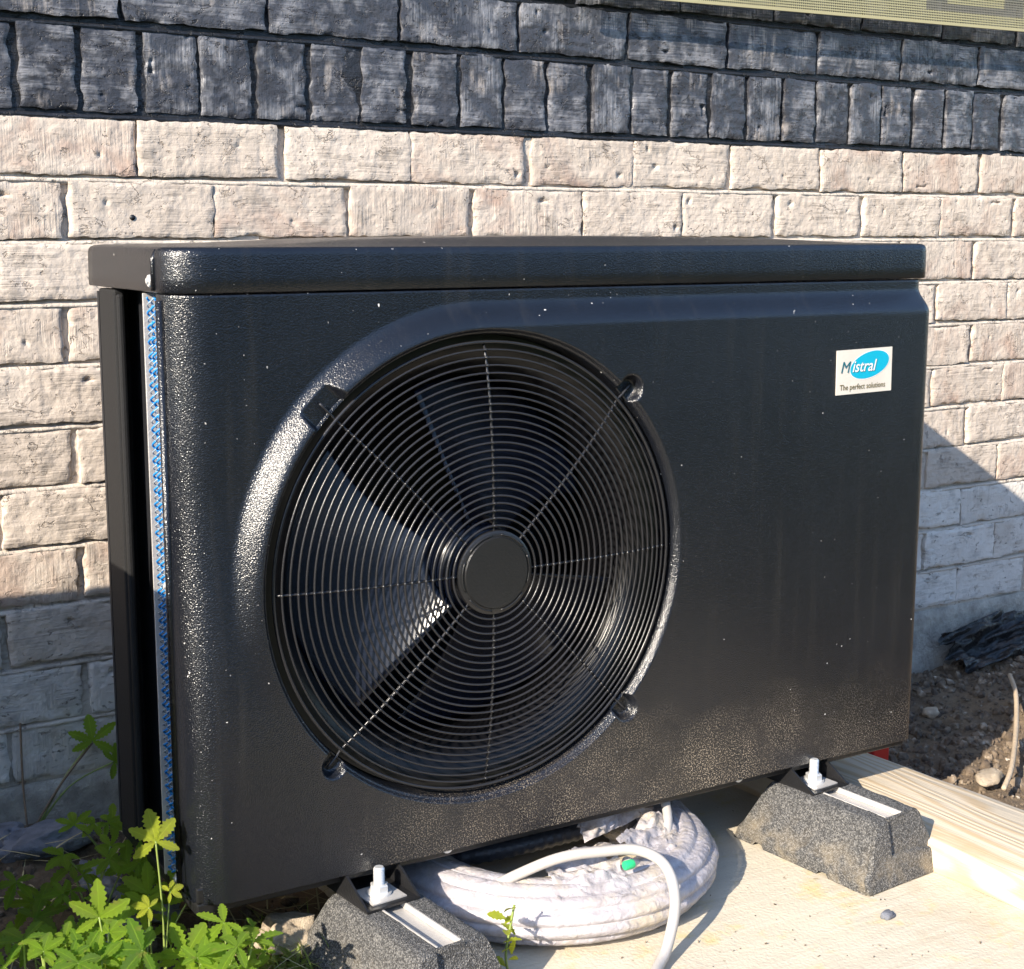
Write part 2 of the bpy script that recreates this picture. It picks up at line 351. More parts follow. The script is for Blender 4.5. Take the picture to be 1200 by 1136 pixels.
# ------------------------------------------------------------------ brick wall
WY, WA = .4813, .0207
wall = thing('brick_wall', 'painted brick house wall, cream below and anthracite on top, behind the unit', 'wall', (0, WY, 0), rz=WA)
BW, CH, ZA, X0 = .1919, .075, .8141, .126
S0, S1 = -.14, 1.93         # stretch seen in the picture
def brick_mesh(nm, L, H, seed, nx=60, nzz=24, D=.02, rag=1.):
    """brick face with real relief: smeared lumps, brush ridges, pits and broken edges"""
    r = random.Random(seed); P = []
    n_, m_ = nx+1, nzz+1; ox = r.uniform(0, 99); mode = r.random()
    lift = [r.uniform(-.0016, .0016) for _ in range(4)]
    for i in range(n_):
        row = []; x = L*i/nx
        for j in range(m_):
            z = H*j/nzz; e = min(x, L-x, z, H-z); tx, tz = x/L, z/H
            y = .0007*nz(x*17+ox, z*17, 1)+.0006*nz(x*48+ox, z*48, 2)+.0005*nz(x*150+ox, z*150, 5)
            am = sm(-.25, .35, nz(x*14+ox, z*14, 11))
            hs = nz(x*10+ox, z*210, 3) if (mode < .6) ^ (nz(x*12+ox, z*9, 21) > .22) else nz(x*210+ox, z*14, 4)
            y += .0007*am*hs
            p = nz(x*62+ox, z*95, 8)
            if p > .44: y += .0060*(p-.44)/.3*sm(.0, .35, nz(x*20+ox, z*20, 31))
            if e < .006:
                c = nz(x*30+ox, z*30, 14)
                y += (.0008+.0035*max(0, c))*(1-e/.006)**2
            y = y*rag+lift[0]*(1-tx)*(1-tz)+lift[1]*tx*(1-tz)+lift[2]*(1-tx)*tz+lift[3]*tx*tz
            wx = (1-min(1, min(x, L-x)/.012)); wz = (1-min(1, min(z, H-z)/.010))
            jx = rag*wx*(.0030*nz(z*45+ox, 7.1, x*3)+.0014*nz(z*140+ox, 2.2, x*3))
            jz = rag*wz*(.0022*nz(x*32+ox, 3.3, z*3)+.0013*nz(x*110+ox, 9.3, z*3))
            row.append((x-L/2+jx, y, z-H/2+jz))
        P.append(row)
    mb = MB(); mb.grid(P)
    ring = [(i, 0) for i in range(n_)]+[(n_-1, j) for j in range(1, m_)]+[(i, m_-1) for i in range(n_-2, -1, -1)]+[(0, j) for j in range(m_-2, 0, -1)]
    base = len(mb.v); k = len(ring)
    for i, j in ring: x, y, z = P[i][j]; mb.v.append((x, D, z))
    for q in range(k):
        a = ring[q]; c = ring[(q+1) % k]
        mb.f.append((a[0]*m_+a[1], c[0]*m_+c[1], base+(q+1) % k, base+q))
    return mb
def finish(mb, nm, mat):
    import bmesh
    me = mb.mesh(nm, mat); bm = bmesh.new(); bm.from_mesh(me); bmesh.ops.recalc_face_normals(bm, faces=bm.faces)
    for e in bm.edges:
        if len(e.link_faces) == 2 and e.calc_face_angle(0) > R(50): e.smooth = False
    bm.to_mesh(me); bm.free(); return me
st_mats = ('cream', 'grey_cream', 'dark')
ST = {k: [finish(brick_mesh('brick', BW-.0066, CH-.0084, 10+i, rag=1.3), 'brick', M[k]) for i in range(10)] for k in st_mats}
RL = [finish(brick_mesh('brick', .0665, .097, 60+i, 24, 34, rag=1.25), 'brick', M['dark']) for i in range(10)]
far = {k: MB() for k in ('cream', 'dark')}
def place(me, s, z, L, H, matk, flip=False):
    if S0-.1 < s < S1+.1 and z < 1.10:
        o = link('brick', me, wall, (s+rnd.uniform(-.001, .001), rnd.uniform(-.0016, .0016), z+rnd.uniform(-.0012, .0012)))
        o.rotation_euler = (0, R(rnd.uniform(-.5, .5))+(math.pi if flip else 0), R(rnd.uniform(-.4, .4)))
    else:
        yy = rnd.uniform(0, .002)
        far['dark' if matk == 'dark' else 'cream'].box(s-L/2, s+L/2, yy, .02, z-H/2, z+H/2)
SX = np.arange(-12, 26)
for k in range(11):                                   # cream stretcher courses
    zc = ZA-CH*(k+.5)
    for i in SX:
        s = X0+BW*(i+.5)+(BW/2 if k % 2 else 0)+rnd.uniform(-.004, .004)
        lowgrey = k >= 9 or (k == 8 and rnd.random() < .4)
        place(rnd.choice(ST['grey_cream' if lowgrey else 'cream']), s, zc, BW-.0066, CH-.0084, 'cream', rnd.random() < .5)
RW = .0753
for i in range(int(-2.3/RW), int(4.9/RW)):            # upright bricks of the dark band
    place(rnd.choice(RL), .02+RW*i+rnd.uniform(-.002, .002), ZA+.0535, .0665, .097, 'dark', rnd.random() < .5)
for k in range(8):                                    # dark stretchers above
    zc = ZA+.109+CH*(k+.5)
    for i in SX:
        place(rnd.choice(ST['dark']), X0+BW*(i+.42)+(BW/2 if k % 2 else 0), zc, BW-.0066, CH-.0084, 'dark', rnd.random() < .5)
for k, mb in far.items():
    o = mb.build('distant_bricks', M[k], wall, smooth=False); o['kind'] = 'stuff'
def mortar(zlist, mat, nm, depth=.0075, z0=0, z1=0):
    mb = MB(); xs = list(np.arange(S0-.2, S1+.2, .012)); xs = [-2.3]+xs+[4.9]
    mb.grid([[(x, depth*1.0+.0060*nz(x*13, z*13, 9)+.0014*nz(x*45, z*45, 3), z) for z in np.linspace(z0, z1, int((z1-z0)/.0125)+2)] for x in xs])
    for zz in zlist:                                  # struck bed joint: flush at its foot, cut back under the brick above
        P = []
        for x in xs:
            a = .0012*nz(x*22, zz*9, 4); c = .0016*nz(x*60, zz*7, 6)
            P.append([(x, .014, zz+.0056+a), (x, .0130+.003*nz(x*7, zz*5, 2), zz+.0012+a), (x, .0028+c+a, zz-.0006+a), (x, .0004+c, zz-.0046+a), (x, depth, zz-.0085+a)])
        mb.grid(P)
    o = mb.build(nm, M[mat], wall); return o
mortar([ZA-CH*k for k in range(1, 11)], 'cream_mortar', 'mortar', z0=-.02, z1=ZA-.003)
mortar([ZA+.001, ZA+.107], 'dark_mortar', 'dark_mortar', .0065, ZA-.0029, ZA+.12)
mortar([ZA+.109+CH*k for k in range(1, 8)], 'dark_mortar', 'dark_mortar', .007, ZA+.1201, ZA+.71)
b = MB(); xs = [-2.3]+list(np.arange(S0-.2, S1+.25, .012))+[4.9]
b.grid([[(x, y0+.003*nz(x*25, z*25, 1)+.002*nz(x*70, z*70, 2), z+.006*nz(x*9, 4.4)*(j == 0)) for j, (y0, z) in enumerate([(.02, -.011), (.001, -.013), (-.003, -.03), (-.004, -.05), (-.006, -.07), (-.010, -.09), (-.012, -.11), (-.014, -.16), (-.014, -.3)])] for x in xs])
b.build('plinth', M['plinth'], wall)
b = MB(); b.box(-2.3, 4.9, .0205, .22, -.3, 1.52); b.build('wall_core', M['plinth'], wall, smooth=False)
b = MB(); b.lathe([(.0035, 0), (.0035, .004)], 'Y', 12, (.115, -.0012, .692)); b.build('vent_hole', M['inner'], wall)

# ------------------------------------------------------------------ woven shade net at the top
net = thing('woven_shade', 'olive woven mesh shade hanging in front of the dark bricks, top right', 'shade net', (.75, .460, 1.008), rz=.012); net.rotation_euler.y = -.012
b = MB(); p_, t_ = .0040, .0011
for i in range(int(1.7/p_)):
    x = i*p_; b.add([(x-t_, .0004, .004), (x+t_, .0004, .004), (x+t_, .0004, .17), (x-t_, .0004, .17)], [(0, 1, 2, 3)])
for j in range(42):
    z = .003+j*p_; b.add([(0, -.0004, z-t_*.8), (1.7, -.0004, z-t_*.8), (1.7, -.0004, z+t_*.8), (0, -.0004, z+t_*.8)], [(0, 1, 2, 3)])
o = b.build('weave', M['weave'], net, smooth=False); o['kind'] = 'stuff'
b = MB(); b.box(0, 1.7, -.0022, .0022, -.001, .003); b.build('hem', M['weave'], net, smooth=False)
b = MB(); b.tube([(0, 0, .185), (1.7, 0, .185)], .016, 16); b.build('roller_bar', M['weave'], net, sharp=50)

# ------------------------------------------------------------------ heat pump
W_, ZL, FX, FZ, RF = 1.0070, .6165, .3413, .3135, .2575
hp = thing('heat_pump', 'charcoal plastic outdoor heat pump with round fan grille on rubber blocks', 'heat pump')
AX, BY = .044, .036
def corner_y(x):
    y = 0
    if x < AX: y = BY*(1-math.sqrt(max(0, 1-((AX-x)/AX)**2)))
    xr = W_-x
    if xr < .016: y = max(y, .012*(1-math.sqrt(max(0, 1-((.016-xr)/.016)**2))))
    return y
NOTCH = [(45, .0135, .022, .013), (135, .023, .060, .0135), (225, .012, .020, .013), (315, .0135, .022, .013)]
def front_y(x, z):
    dx, dz = x-FX, z-FZ; rr = math.hypot(dx, dz)
    Rc = .263
    sd = rr-Rc
    if dx > 0: sd = min(sd, dz-Rc)
    y = .0200*sm(-.001, .029, sd)*sm(.15, .43, z)
    for a, wd, ln, dp in NOTCH:
        ca, sa = math.cos(R(a)), math.sin(R(a)); u = dx*ca+dz*sa; v = -dx*sa+dz*ca
        if u < RF*.8: continue
        d = (abs(v) if u < RF+ln-wd else math.hypot(u-(RF+ln-wd), v))-wd
        y = max(y, dp*sm(.003, -.004, d))
    y = max(y, .005*(1-sm(0, .005, rr-RF)))
    zb = min(z, ZL-z)
    if zb < .003: y += .002*(1-math.sqrt(max(0, 1-((.003-zb)/.003)**2)))
    return y+corner_y(x)
per = []
def seg_pts(a, c, step):
    n_ = max(2, int((Vector(c)-Vector(a)).length/step)); return [tuple(Vector(a).lerp(Vector(c), i/n_)) for i in range(n_)]
cs = [(0, .002), (W_, .002), (W_, ZL), (0, ZL)]
for i in range(4): per += seg_pts(cs[i], cs[(i+1) % 4], .0035)
NR = 120; P = []
for px, pz in per:
    a = math.atan2(pz-FZ, px-FX); ix, iz = FX+RF*math.cos(a), FZ+RF*math.sin(a); row = []
    for d, yy in ((-.003, .060), (-.003, .024), (-.0026, .014), (-.0014, .0085)):
        row.append((FX+(RF+d)*math.cos(a), yy, FZ+(RF+d)*math.sin(a)))
    for k in range(NR+1):
        t = k/NR; t = .5*t+.5*(t*t*(3-2*t)); x, z = ix+(px-ix)*t, iz+(pz-iz)*t
        row.append((x, front_y(x, z), z))
    row.append((px, .058, pz)); 
    row.append((min(max(px, .006), W_-.006), .058, min(max(pz, .006), ZL-.006)))
    P.append(row)
P.append(P[0])
b = MB(); b.grid(P); fp = b.build('front_panel', M['plastic'], hp)
b = MB()
for yy in (.047,): b.tube([(-.0005, yy, .006), (-.0005, yy, ZL-.006)], .0042, 8)
b.build('corner_bead', M['plastic'], hp)
# lid
def lid_outline(off):
    e = .0015+off; pts = []; y1 = .276; f0 = .0200
    pts = [(-e+(AX+e)*(1-math.cos(math.pi/2*i/24)), f0-e+(BY+e)*(1-math.sin(math.pi/2*i/24))) for i in range(25)]
    for i in range(1, 60): pts.append((AX+(W_+.009-.016-AX)*i/60, f0-e))
    for i in range(13):
        t = math.pi/2*i/12; pts.append((W_+.009-.016+(.016+e)*math.sin(t), f0-e+(.012+e)*(1-math.cos(t))))
    for i in range(1, 12): pts.append((W_+.009+e, .012+f0+(y1-.012-f0)*i/12))
    for i in range(60): pts.append((W_+.009+e-(W_+.009+2*e)*i/60, y1+e))
    for i in range(12): pts.append((-e, y1+e-(y1+e-BY-f0)*i/12))
    return pts
rows = []
zt0 = .6178
for off, z in ((-.006, zt0+.001), (-.001, zt0), (0, zt0+.001), (.0, .632), (-.0003, .6530), (-.0010, .6570), (-.0026, .6596), (-.0060, .6613), (-.013, .6620)):
    rows.append([(x, y, z) for x, y in lid_outline(off)])
base_o = lid_outline(-.013)
for s_ in (.93, .8, .6, .4, .2, .02):
    row = []
    for x, y in base_o:
        X_, Y_ = .5+(x-.5)*(s_ if s_ < .9 else .985), .139+(y-.139)*s_
        u = (X_-.5)/.5
        row.append((X_, Y_, .6620+.0095*(1-u*u)*sm(1.0, .55, s_)))
    rows.append(row)
b = MB(); b.grid([[r_[i % len(r_)] for r_ in rows] for i in range(len(rows[0])+1)])
lid = b.build('lid', M['lid'], hp)
b = MB(); b.tube([(-.0016, .0585, zt0+.002), (-.0016, .0585, .650), (.003, .0585, .6585)], .0030, 8); b.build('moulded_bead', M['lid'], lid)
# body carcass behind the front panel
b = MB(); b.box(.012, W_-.004, .050, .060, .004, .612); 
b = MB(); b.box(.004, W_-.004, .262, .268, .004, .612); b.box(W_-.008, W_-.003, .047, .262, .004, .612); b.build('rear_sheet', M['inner'], hp, smooth=False)
b = MB(); b.box(.004, W_-.004, .012, .262, -.010, .003); b.box(.004, W_-.004, .012, .016, .0031, .02); bevel(b.build('base_tray', M['black'], hp, smooth=False), .002)
b = MB(); b.box(.0, .012, .196, .248, .004, .616); b.box(.0121, .04, .243, .248, .004, .616); b.box(-.0035, .004, .1715, .1775, .02, .612)
bevel(b.build('rear_post', M['post'], hp, smooth=False), .0025)
b = MB(); b.box(.030, .036, .101, .2615, .004, .616); b.build('side_sheet', M['inner'], hp, smooth=False)
b = MB()
for z in np.arange(.008, .612, .0032): b.box(.014, .030, .060, .098, z, z+.0009)
b.box(.0305, .034, .060, .099, .004, .614); b.build('coil_fins', M['bluefin'], hp, smooth=False)
b = MB(); b.box(.000, .030, .0985, .1005, .004, .616); bevel(b.build('coil_edge', M['alu'], hp, smooth=False), .0006)
N_ = 900
for par, nm, mt in ((0, 'coil_guard', 'whitewire'), (1, 'coil_tube_loops', 'blueloop')):
    b = MB()
    for c in range(3):
        y0 = .0655+.0115*c; ph = math.pi*par
        b.tube([(.004+.0024*math.cos(z*2*math.pi/.0150+ph+1.5*nz(z*9, c*3.1)), y0+(.0044+.0016*nz(z*31, c*5.7))*math.sin(z*2*math.pi/.0150+ph+1.5*nz(z*9, c*3.1)), z) for z in np.linspace(.006, .612, N_)], .00075+.0004*par, 5)
    b.build(nm, M[mt], hp)
# fan interior
b = MB()
b.grid([[(FX+r_*math.cos(a), y, FZ+r_*math.sin(a)) for r_, y in tuple((.2535-.0445*math.sin(R(q_)), .0745-.0445*math.cos(R(q_))) for q_ in range(0, 91, 6))+((.209, .14), (.33, .146))] for a in np.linspace(0, 2*math.pi, 145)])
b.build('fan_shroud', M['shroud'], hp)
fan = thing('fan', '', '')  # turned into a part below
for k in ('label', 'category'): del fan[k]
fan.parent = hp; fan.location = (FX, 0, FZ)
BL = MB(); P = []
def bang(t): return 24*t+52*t*t       # axial fall across the chord, degrees of slope grow towards the near edge
NA, NRAD = 40, 26; ANG = 80.
for i in range(NRAD+1):
    r_ = .050+.153*i/NRAD; row = []; y = 0; prev = None
    sweep = 14*(i/NRAD)**1.4
    ys = [0]
    for j in range(NA):
        bt = R((4+50*(j/NA)**1.4)*(1.10-.25*i/NRAD)); ys.append(ys[-1]+math.tan(bt)*r_*R(ANG)/NA)
    tot = ys[-1]
    for j in range(NA+1):
        t = j/NA; a = R(228-ANG+ANG*t-sweep*(1-t)**1)
        row.append((r_*math.cos(a), .016+(tot-ys[j])*.92+.26*(r_-.05)*t**2, r_*math.sin(a)))
    P.append(row)
BL.grid(P); me = finish(BL, 'blade', M['blade'])
for q in range(3):
    o = link('blade', me, fan); o.rotation_euler.y = -R(120*q)
    sd_ = o.modifiers.new('thick', 'SOLIDIFY'); sd_.thickness = .003; sd_.offset = -1
b = MB(); b.lathe([(.0, .020), (.035, .021), (.048, .030), (.050, .05), (.050, .14)], 'Y', 40); b.build('fan_hub', M['blade'], fan, sharp=60)
# grille
gr = bpy.data.objects.new('grille', None); C.objects.link(gr); gr.parent = hp; gr.location = (FX, 0, FZ)
def dome(r_): return -.0125+.022*(r_/.25)**3.2
NRING = 25
for i in range(NRING):
    r_ = .0515+(.2475-.0515)*i/(NRING-1); b = MB()
    b.tube([(r_*math.cos(a), dome(r_), r_*math.sin(a)) for a in np.linspace(0, 2*math.pi, 120, endpoint=False)], .00132 if i < NRING-1 else .0020, 6, closed=True)
    b.build('ring', M['wire'], gr)
for k in range(8):
    a = R(45*k); b = MB(); rs = list(np.linspace(.035, .2475, 16)); pts = [(r_*math.cos(a), dome(r_)+.0028, r_*math.sin(a)) for r_ in rs]
    if k % 2:
        for r_, yy in ((.256, .0098), (.266, .0096), (.2725, .0092)): pts.append((r_*math.cos(a), yy, r_*math.sin(a)))
    b.tube(pts, .00150, 6)
    for i in range(NRING-1):
        r_ = .0515+(.2475-.0515)*i/(NRING-1)
        t = Vector((-math.sin(a), 0, math.cos(a))); c = Vector((r_*math.cos(a), dome(r_)-.0004, r_*math.sin(a)))
        b.tube([c-t*.0024, c, c+t*.0024], [.0007, .0018, .0007], 6)
    b.build('spoke', M['wire'], gr)
b = MB(); b.lathe([(.0005, -.0165), (.030, -.0170), (.0385, -.0168), (.0395, -.0150), (.0440, -.0148), (.0460, -.0135), (.0465, -.0095), (.0005, -.0090)], 'Y', 64)
hub = b.build('hub_cap', M['black'], gr, sharp=35)
for k in range(6):
    b = MB(); a0 = 60*k+38
    b.tube([(.0420*math.cos(R(a0+44*t)), -.0152, .0420*math.sin(R(a0+44*t))) for t in np.linspace(0, 1, 10)], .0010, 6); b.build('clip_ridge', M['black'], hub)
# label on the front
lab = bpy.data.objects.new('maker_label', None); C.objects.link(lab); lab.parent = hp; lab.location = (.8880, -.0004, .5050); lab.rotation_euler = (R(90), R(-1.0), 0)
LW, LH = .0945, .0555
b = MB(); b.box(-LW/2, LW/2, -LH/2, LH/2, -.0003, .0006); b.build('card', M['cardw'], lab, smooth=False)
def disc(nm, a, c, rot, ox, oy, z, mat):
    b = MB(); pts = [(ox+a*math.cos(t)*math.cos(rot)-c*math.sin(t)*math.sin(rot), oy+a*math.cos(t)*math.sin(rot)+c*math.sin(t)*math.cos(rot), z) for t in np.linspace(0, 2*math.pi, 64, endpoint=False)]
    b.add(pts, [tuple(range(64))]); return b.build(nm, mat, lab, smooth=False)
disc('ellipse_edge', .0345, .0172, R(12), .0085, .0075, .0008, M['white']); disc('ellipse', .0335, .0160, R(12), .0085, .0075, .0010, M['cyan'])
def text(nm, body, size, x, y, z, mat, shear=0., sx=1., bold=0.):
    cu = bpy.data.curves.new(nm, 'FONT'); cu.body = body; cu.size = size; cu.shear = shear; cu.offset = bold; cu.resolution_u = 3
    t = bpy.data.objects.new(nm, cu); C.objects.link(t); dg = bpy.context.evaluated_depsgraph_get(); me = bpy.data.meshes.new_from_object(t.evaluated_get(dg)); bpy.data.objects.remove(t)
    me.materials.clear(); me.materials.append(mat); o = link(nm, me, lab, (x, y, z)); o.scale.x = sx; return o
text('initial_letter', 'M', .0205, -.0420, -.0005, .0014, M['teal'], .28, .98, .0)
text('word_letters', 'istral', .0205, -.0222, -.0002, .0014, M['white'], .28, .98, .0002)
text('word_shade', 'istral', .0205, -.0212, -.0009, .0012, M['teal'], .28, .98, .0002)
text('slogan', 'The perfect solutions', .0100, -.0420, -.0220, .0012, M['olive'], .05, .90, .00004)
# screws
def screw(loc, ax, parent=hp, r_=.0062):
    b = MB(); b.lathe([(.0005, -.0040), (r_*.45, -.0038), (r_*.5, -.0022), (r_*.92, -.0018), (r_, -.0006), (r_, .001)], ax, 16)
    return b.build('screw', M['zinc'], parent, sharp=40, loc=loc)
screw((-.0020, .0680, .629), 'X'); screw((-.0010, .0530, .327), 'X', r_=.005); screw((-.0010, .0530, .017), 'X')
for x in (.291, .708):
    screw((x, .0060, .0035), 'Y', r_=.0068)
# mounting feet of the unit
def bracket(x, y, rz):
    br = bpy.data.objects.new('mounting_bracket', None); C.objects.link(br); br.parent = hp; br.location = (x, y, -.0268); br.rotation_euler.z = rz
    b = MB(); b.box(-.033, .033, -.030, .055, .0015, .0040)
    for s_ in (-1, 1):
        x0, x1 = (s_*.033, s_*.0305)
        b.add([(x0, -.030, .004), (x0, .055, .004), (x0, .055, .034), (x0, .020, .032), (x1, -.030, .004), (x1, .055, .004), (x1, .055, .034), (x1, .020, .032)],
              [(0, 1, 2, 3), (7, 6, 5, 4), (0, 3, 7, 4), (3, 2, 6, 7), (0, 4, 5, 1), (1, 5, 6, 2)])
    b.build('angle_plate', M['black'], br, smooth=False)
    b = MB(); b.box(-.021, .021, -.022, .020, .0041, .0054); b.build('square_washer', M['alu'], br, smooth=False)
    b = MB(); b.lathe([(.0005, .0055), (.0135, .0055), (.0135, .0072), (.0120, .0076), (.0005, .0078)], 'Z', 24)
    b.lathe([(.0005, .0076), (.0105, .0076), (.0105, .0150), (.0092, .0160), (.0005, .0160)], 'Z', 6)
    b.lathe([(.0005, .0155)]+[(.0062 if q_ % 2 else .0053, .0158+.0009*q_) for q_ in range(20)]+[(.0048, .0350), (.0005, .0350)], 'Z', 16); b.build('bolt', M['zinc'], br, sharp=35)
bracket(.1985, -.010, R(5)); bracket(.8255, -.004, R(5))

# ------------------------------------------------------------------ rubber blocks
def block(x, y, rz, label, zb, seed):
    t = thing('rubber_block', label, 'rubber block', (x, y, zb), 'rubber feet under the unit', rz)
    L0, L1, H = -.153, .068, .0795
    prof = [(-.070, 0), (-.071, .018), (-.064, .024), (-.044, .074), (-.039, H), (-.0165, H), (-.0162, H-.010), (.0162, H-.010), (.0165, H), (.039, H), (.044, .074), (.064, .024), (.071, .018), (.070, 0)]
    ys = [L0, L0+.004]+list(np.linspace(L0+.014, L1-.014, 40))+[L1-.004, L1]; P = []
    def dense(p):
        out = []
        for (a, c) in zip(p[:-1], p[1:]):
            n_ = max(1, int(math.hypot(a[0]-c[0], a[1]-c[1])/.006)); out += [(a[0]+(c[0]-a[0])*i/n_, a[1]+(c[1]-a[1])*i/n_) for i in range(n_)]
        return out+[p[-1]]
    pr = dense(prof)
    for i, yv in enumerate(ys):
        row = []
        for px, pz in pr:
            yy = yv; k = 1-.012*(i in (0, len(ys)-1))
            tap = .016*(pz/H)
            if yv < 0: yy = yv+tap*sm(L0+.05, L0, yv)
            else: yy = yv-2.2*tap*sm(L1-.06, L1, yv)
            x_, z_ = px*k, pz
            if pz < .001:                                                  # worn nicks along the foot
                for c in (-.085, .025):
                    if abs(yv-c) < .008: z_ += .007
            d = .0008*nz(x_*40+seed, yy*40, pz*40)+.0005*nz(x_*190+seed, yy*190, pz*190)
            row.append((x_+d, yy+(d*1.5 if i in (0, 1) else 0), z_+(d if pz > .001 else 0)))
        P.append(row)
    mb = MB(); mb.grid(P)
    m_ = len(pr)
    for e in (0, len(ys)-1):
        base = e*m_; c = len(mb.v)
        # end face as strips mirrored about the middle
        for j in range(m_//2):
            a, d_ = base+j, base+m_-1-j; a2, d2 = base+j+1, base+m_-2-j
            if a2 < d2: mb.f.append((a, a2, d2, d_))
    mb.build('rubber_body', M['rubber'], t, sharp=70)
    b = MB(); b.box(-.0155, .0155, L0+.020, L1-.045, H-.0095, H-.0070); b.box(-.0155, -.0130, L0+.020, L1-.045, H-.0069, H+.0005); b.box(.0130, .0155, L0+.020, L1-.045, H-.0069, H+.0005)
    bevel(b.build('rail', M['alu'], t, smooth=False), .0006)
    poly = [(-.069, .0005), (-.070, .018), (-.063, .024), (-.043, .074), (-.038, H-.001), (-.0200, H-.001), (-.0195, .037), (.030, .034), (.058, .030), (.063, .024), (.070, .018), (.069, .0005)]
    b = MB(); k_ = len(poly)
    b.add([(x_, L0-.0055+.016*z_/H+.0008*nz(x_*90, z_*90, seed), z_) for x_, z_ in poly]+[(x_*.98, L0+.02, z_) for x_, z_ in poly], [tuple(range(k_))]+[(i, (i+1) % k_, k_+(i+1) % k_, k_+i) for i in range(k_)])
    bevel(b.build('end_cheek', M['rubber'], t, smooth=False), .002)
    b = MB(); b.box(-.0155, .0155, L0+.014, L0+.0195, H-.030, H-.0005); b.build('rail_tab', M['rubber'], t, smooth=False)
    return t
block(.1995, -.008, R(5), 'dark rubber block under the left foot, beside the weeds', -.1060, 3)
block(.8260, .000, R(5), 'grey rubber block under the right foot, next to the plank', -.1045, 31)

# ------------------------------------------------------------------ board and plank
b = MB(); nx_, ny_ = 60, 60
x0, x1, y0, y1 = .235, 1.03, -.75, .335
top = [[(x0+(x1-x0)*i/nx_, y0+(y1-y0)*j/ny_, -.1045+.0006*nz(i*.3, j*.3)) for j in range(ny_+1)] for i in range(nx_+1)]
b.grid(top); b.box(x0, x1, y0, y1, -.120, -.1060)
tag(b.build('plywood_board', M['ply'], smooth=False), 'pale weathered plywood board lying flat under the unit and cable coil', 'board')
pk = thing('wooden_plank', 'thick pine plank lying across the board at the right', 'plank', (.966, -.12, -.1040), rz=R(4))
b = MB(); P = []
pro = [(-.078, .0), (-.079, .012), (-.078, .030), (-.0755, .0365), (-.070, .0385), (.098, .0395), (.1035, .0375), (.106, .03), (.106, 0)]
for yv in np.linspace(-.55, .36, 60): P.append([(x+.0012*nz(yv*9, x*20), yv, z+.0008*nz(yv*12, x*40, 5)*(z > .001)) for x, z in pro])
b.grid(P); b.f.append(tuple(range(len(pro)))); b.f.append(tuple(range(59*len(pro), 60*len(pro))))
b.build('plank_body', M['pine'], pk, sharp=60)
b = MB(); b.lathe([(.0005, .0012), (.012, .0010), (.020, .0)], 'Z', 20, (.0, 0, 0)); kn = b.build('knot', flat('knot_wood', (.47, .35, .20), .7, 0, .001, 120), pk, loc=(.010, -.155, .0390)); kn.scale = (.75, 1.6, 1)

# ------------------------------------------------------------------ coil of hose in torn film
CX, CY, CZ = .468, .085, -.0690
hc = thing('hose_coil', 'coil of pale hose in torn milky plastic film, under the unit', 'hose coil', (CX, CY, -.1045))
zc = CZ+.1045
b = MB()
for k in range(12):
    a = 2*math.pi*k/12; rr_, zz_ = .165+.031*math.cos(a), zc+.0225*math.sin(a)
    b.tube([(rr_*math.cos(t)*(1+.01*math.sin(3*t+k)), rr_*math.sin(t)*(1+.01*math.sin(3*t+k)), zz_+.0015*math.sin(5*t+k)) for t in np.linspace(0, 2*math.pi, 90, endpoint=False)], .0095, 8, closed=True)
b.build('hose_windings', M['hose'], hc)
b = MB(); P = []
A0, A1 = R(172), R(372)
for i in range(261):
    t = A0+(A1-A0)*i/260; row = []
    flare = .010*sm(.90, 1.0, i/260)
    for j in range(97):
        ph = R(-100+330*j/96) if True else 0
        ridge = .0070*(1-abs(math.sin(ph*6)))**1.5
        cr = .0026*nz(t*7, ph*1.2, 2)+.0020*abs(nz(t*26, ph*2.0, 5))+.0010*abs(nz(t*60, ph*3, 8))
        mr = .0470-ridge*.9+cr*(.45+.55*sm(.45, .8, i/260))+flare
        ragged = .03*nz(ph*3, i*.0, 4)*(i > 250 or i < 10)
        rr_ = .165+mr*math.cos(ph); zz_ = zc+mr*.74*math.sin(ph)
        tt = t+ragged
        row.append((rr_*math.cos(tt), rr_*math.sin(tt), max(zz_, .0015)))
    P.append(row)
b.grid(P); b.build('plastic_wrap', M['film'], hc)
def flap(nm, o, u, v, nu, nv, amp, seed, mat, parent, bend=0):
    u, v, o = Vector(u), Vector(v), Vector(o); nrm = u.cross(v).normalized(); P = []
    for i in range(nu+1):
        row = []
        for j in range(nv+1):
            a, c = i/nu, j/nv
            e = .08*nz(a*5+seed, c*5, 1)*(1 if i in (0, nu) or j == nv else .2)
            p = o+u*(a+e*(j/nv))+v*(c+e)+nrm*(amp*(nz(a*3+seed, c*3, 2)+.5*nz(a*8+seed, c*8, 3)+.3*nz(a*18, c*18+seed, 4))+bend*c*c)
            row.append(tuple(p))
        P.append(row)
    b = MB(); b.grid(P); return b.build(nm, mat, parent)
flap('film_flap', (.010, -.075, .070), (.105, .030, .0), (.0, .040, .045), 34, 22, .016, 3, M['film'], hc, .012)
flap('film_flap', (-.02, -.105, .075), (.085, -.015, -.004), (.02, .050, -.020), 26, 18, .010, 8, M['film'], hc)
flap('film_flap', (-.09, -.175, .060), (.080, -.030, .0), (.015, .060, .022), 30, 24, .011, 21, M['film'], hc)
flap('film_flap', (.06, -.165, .064), (.090, .050, -.004), (-.030, .055, .020), 30, 24, .012, 33, M['film'], hc)
flap('film_flap', (.120, -.060, .080), (.050, .055, -.01), (-.035, .040, .018), 24, 20, .014, 12, M['film'], hc)
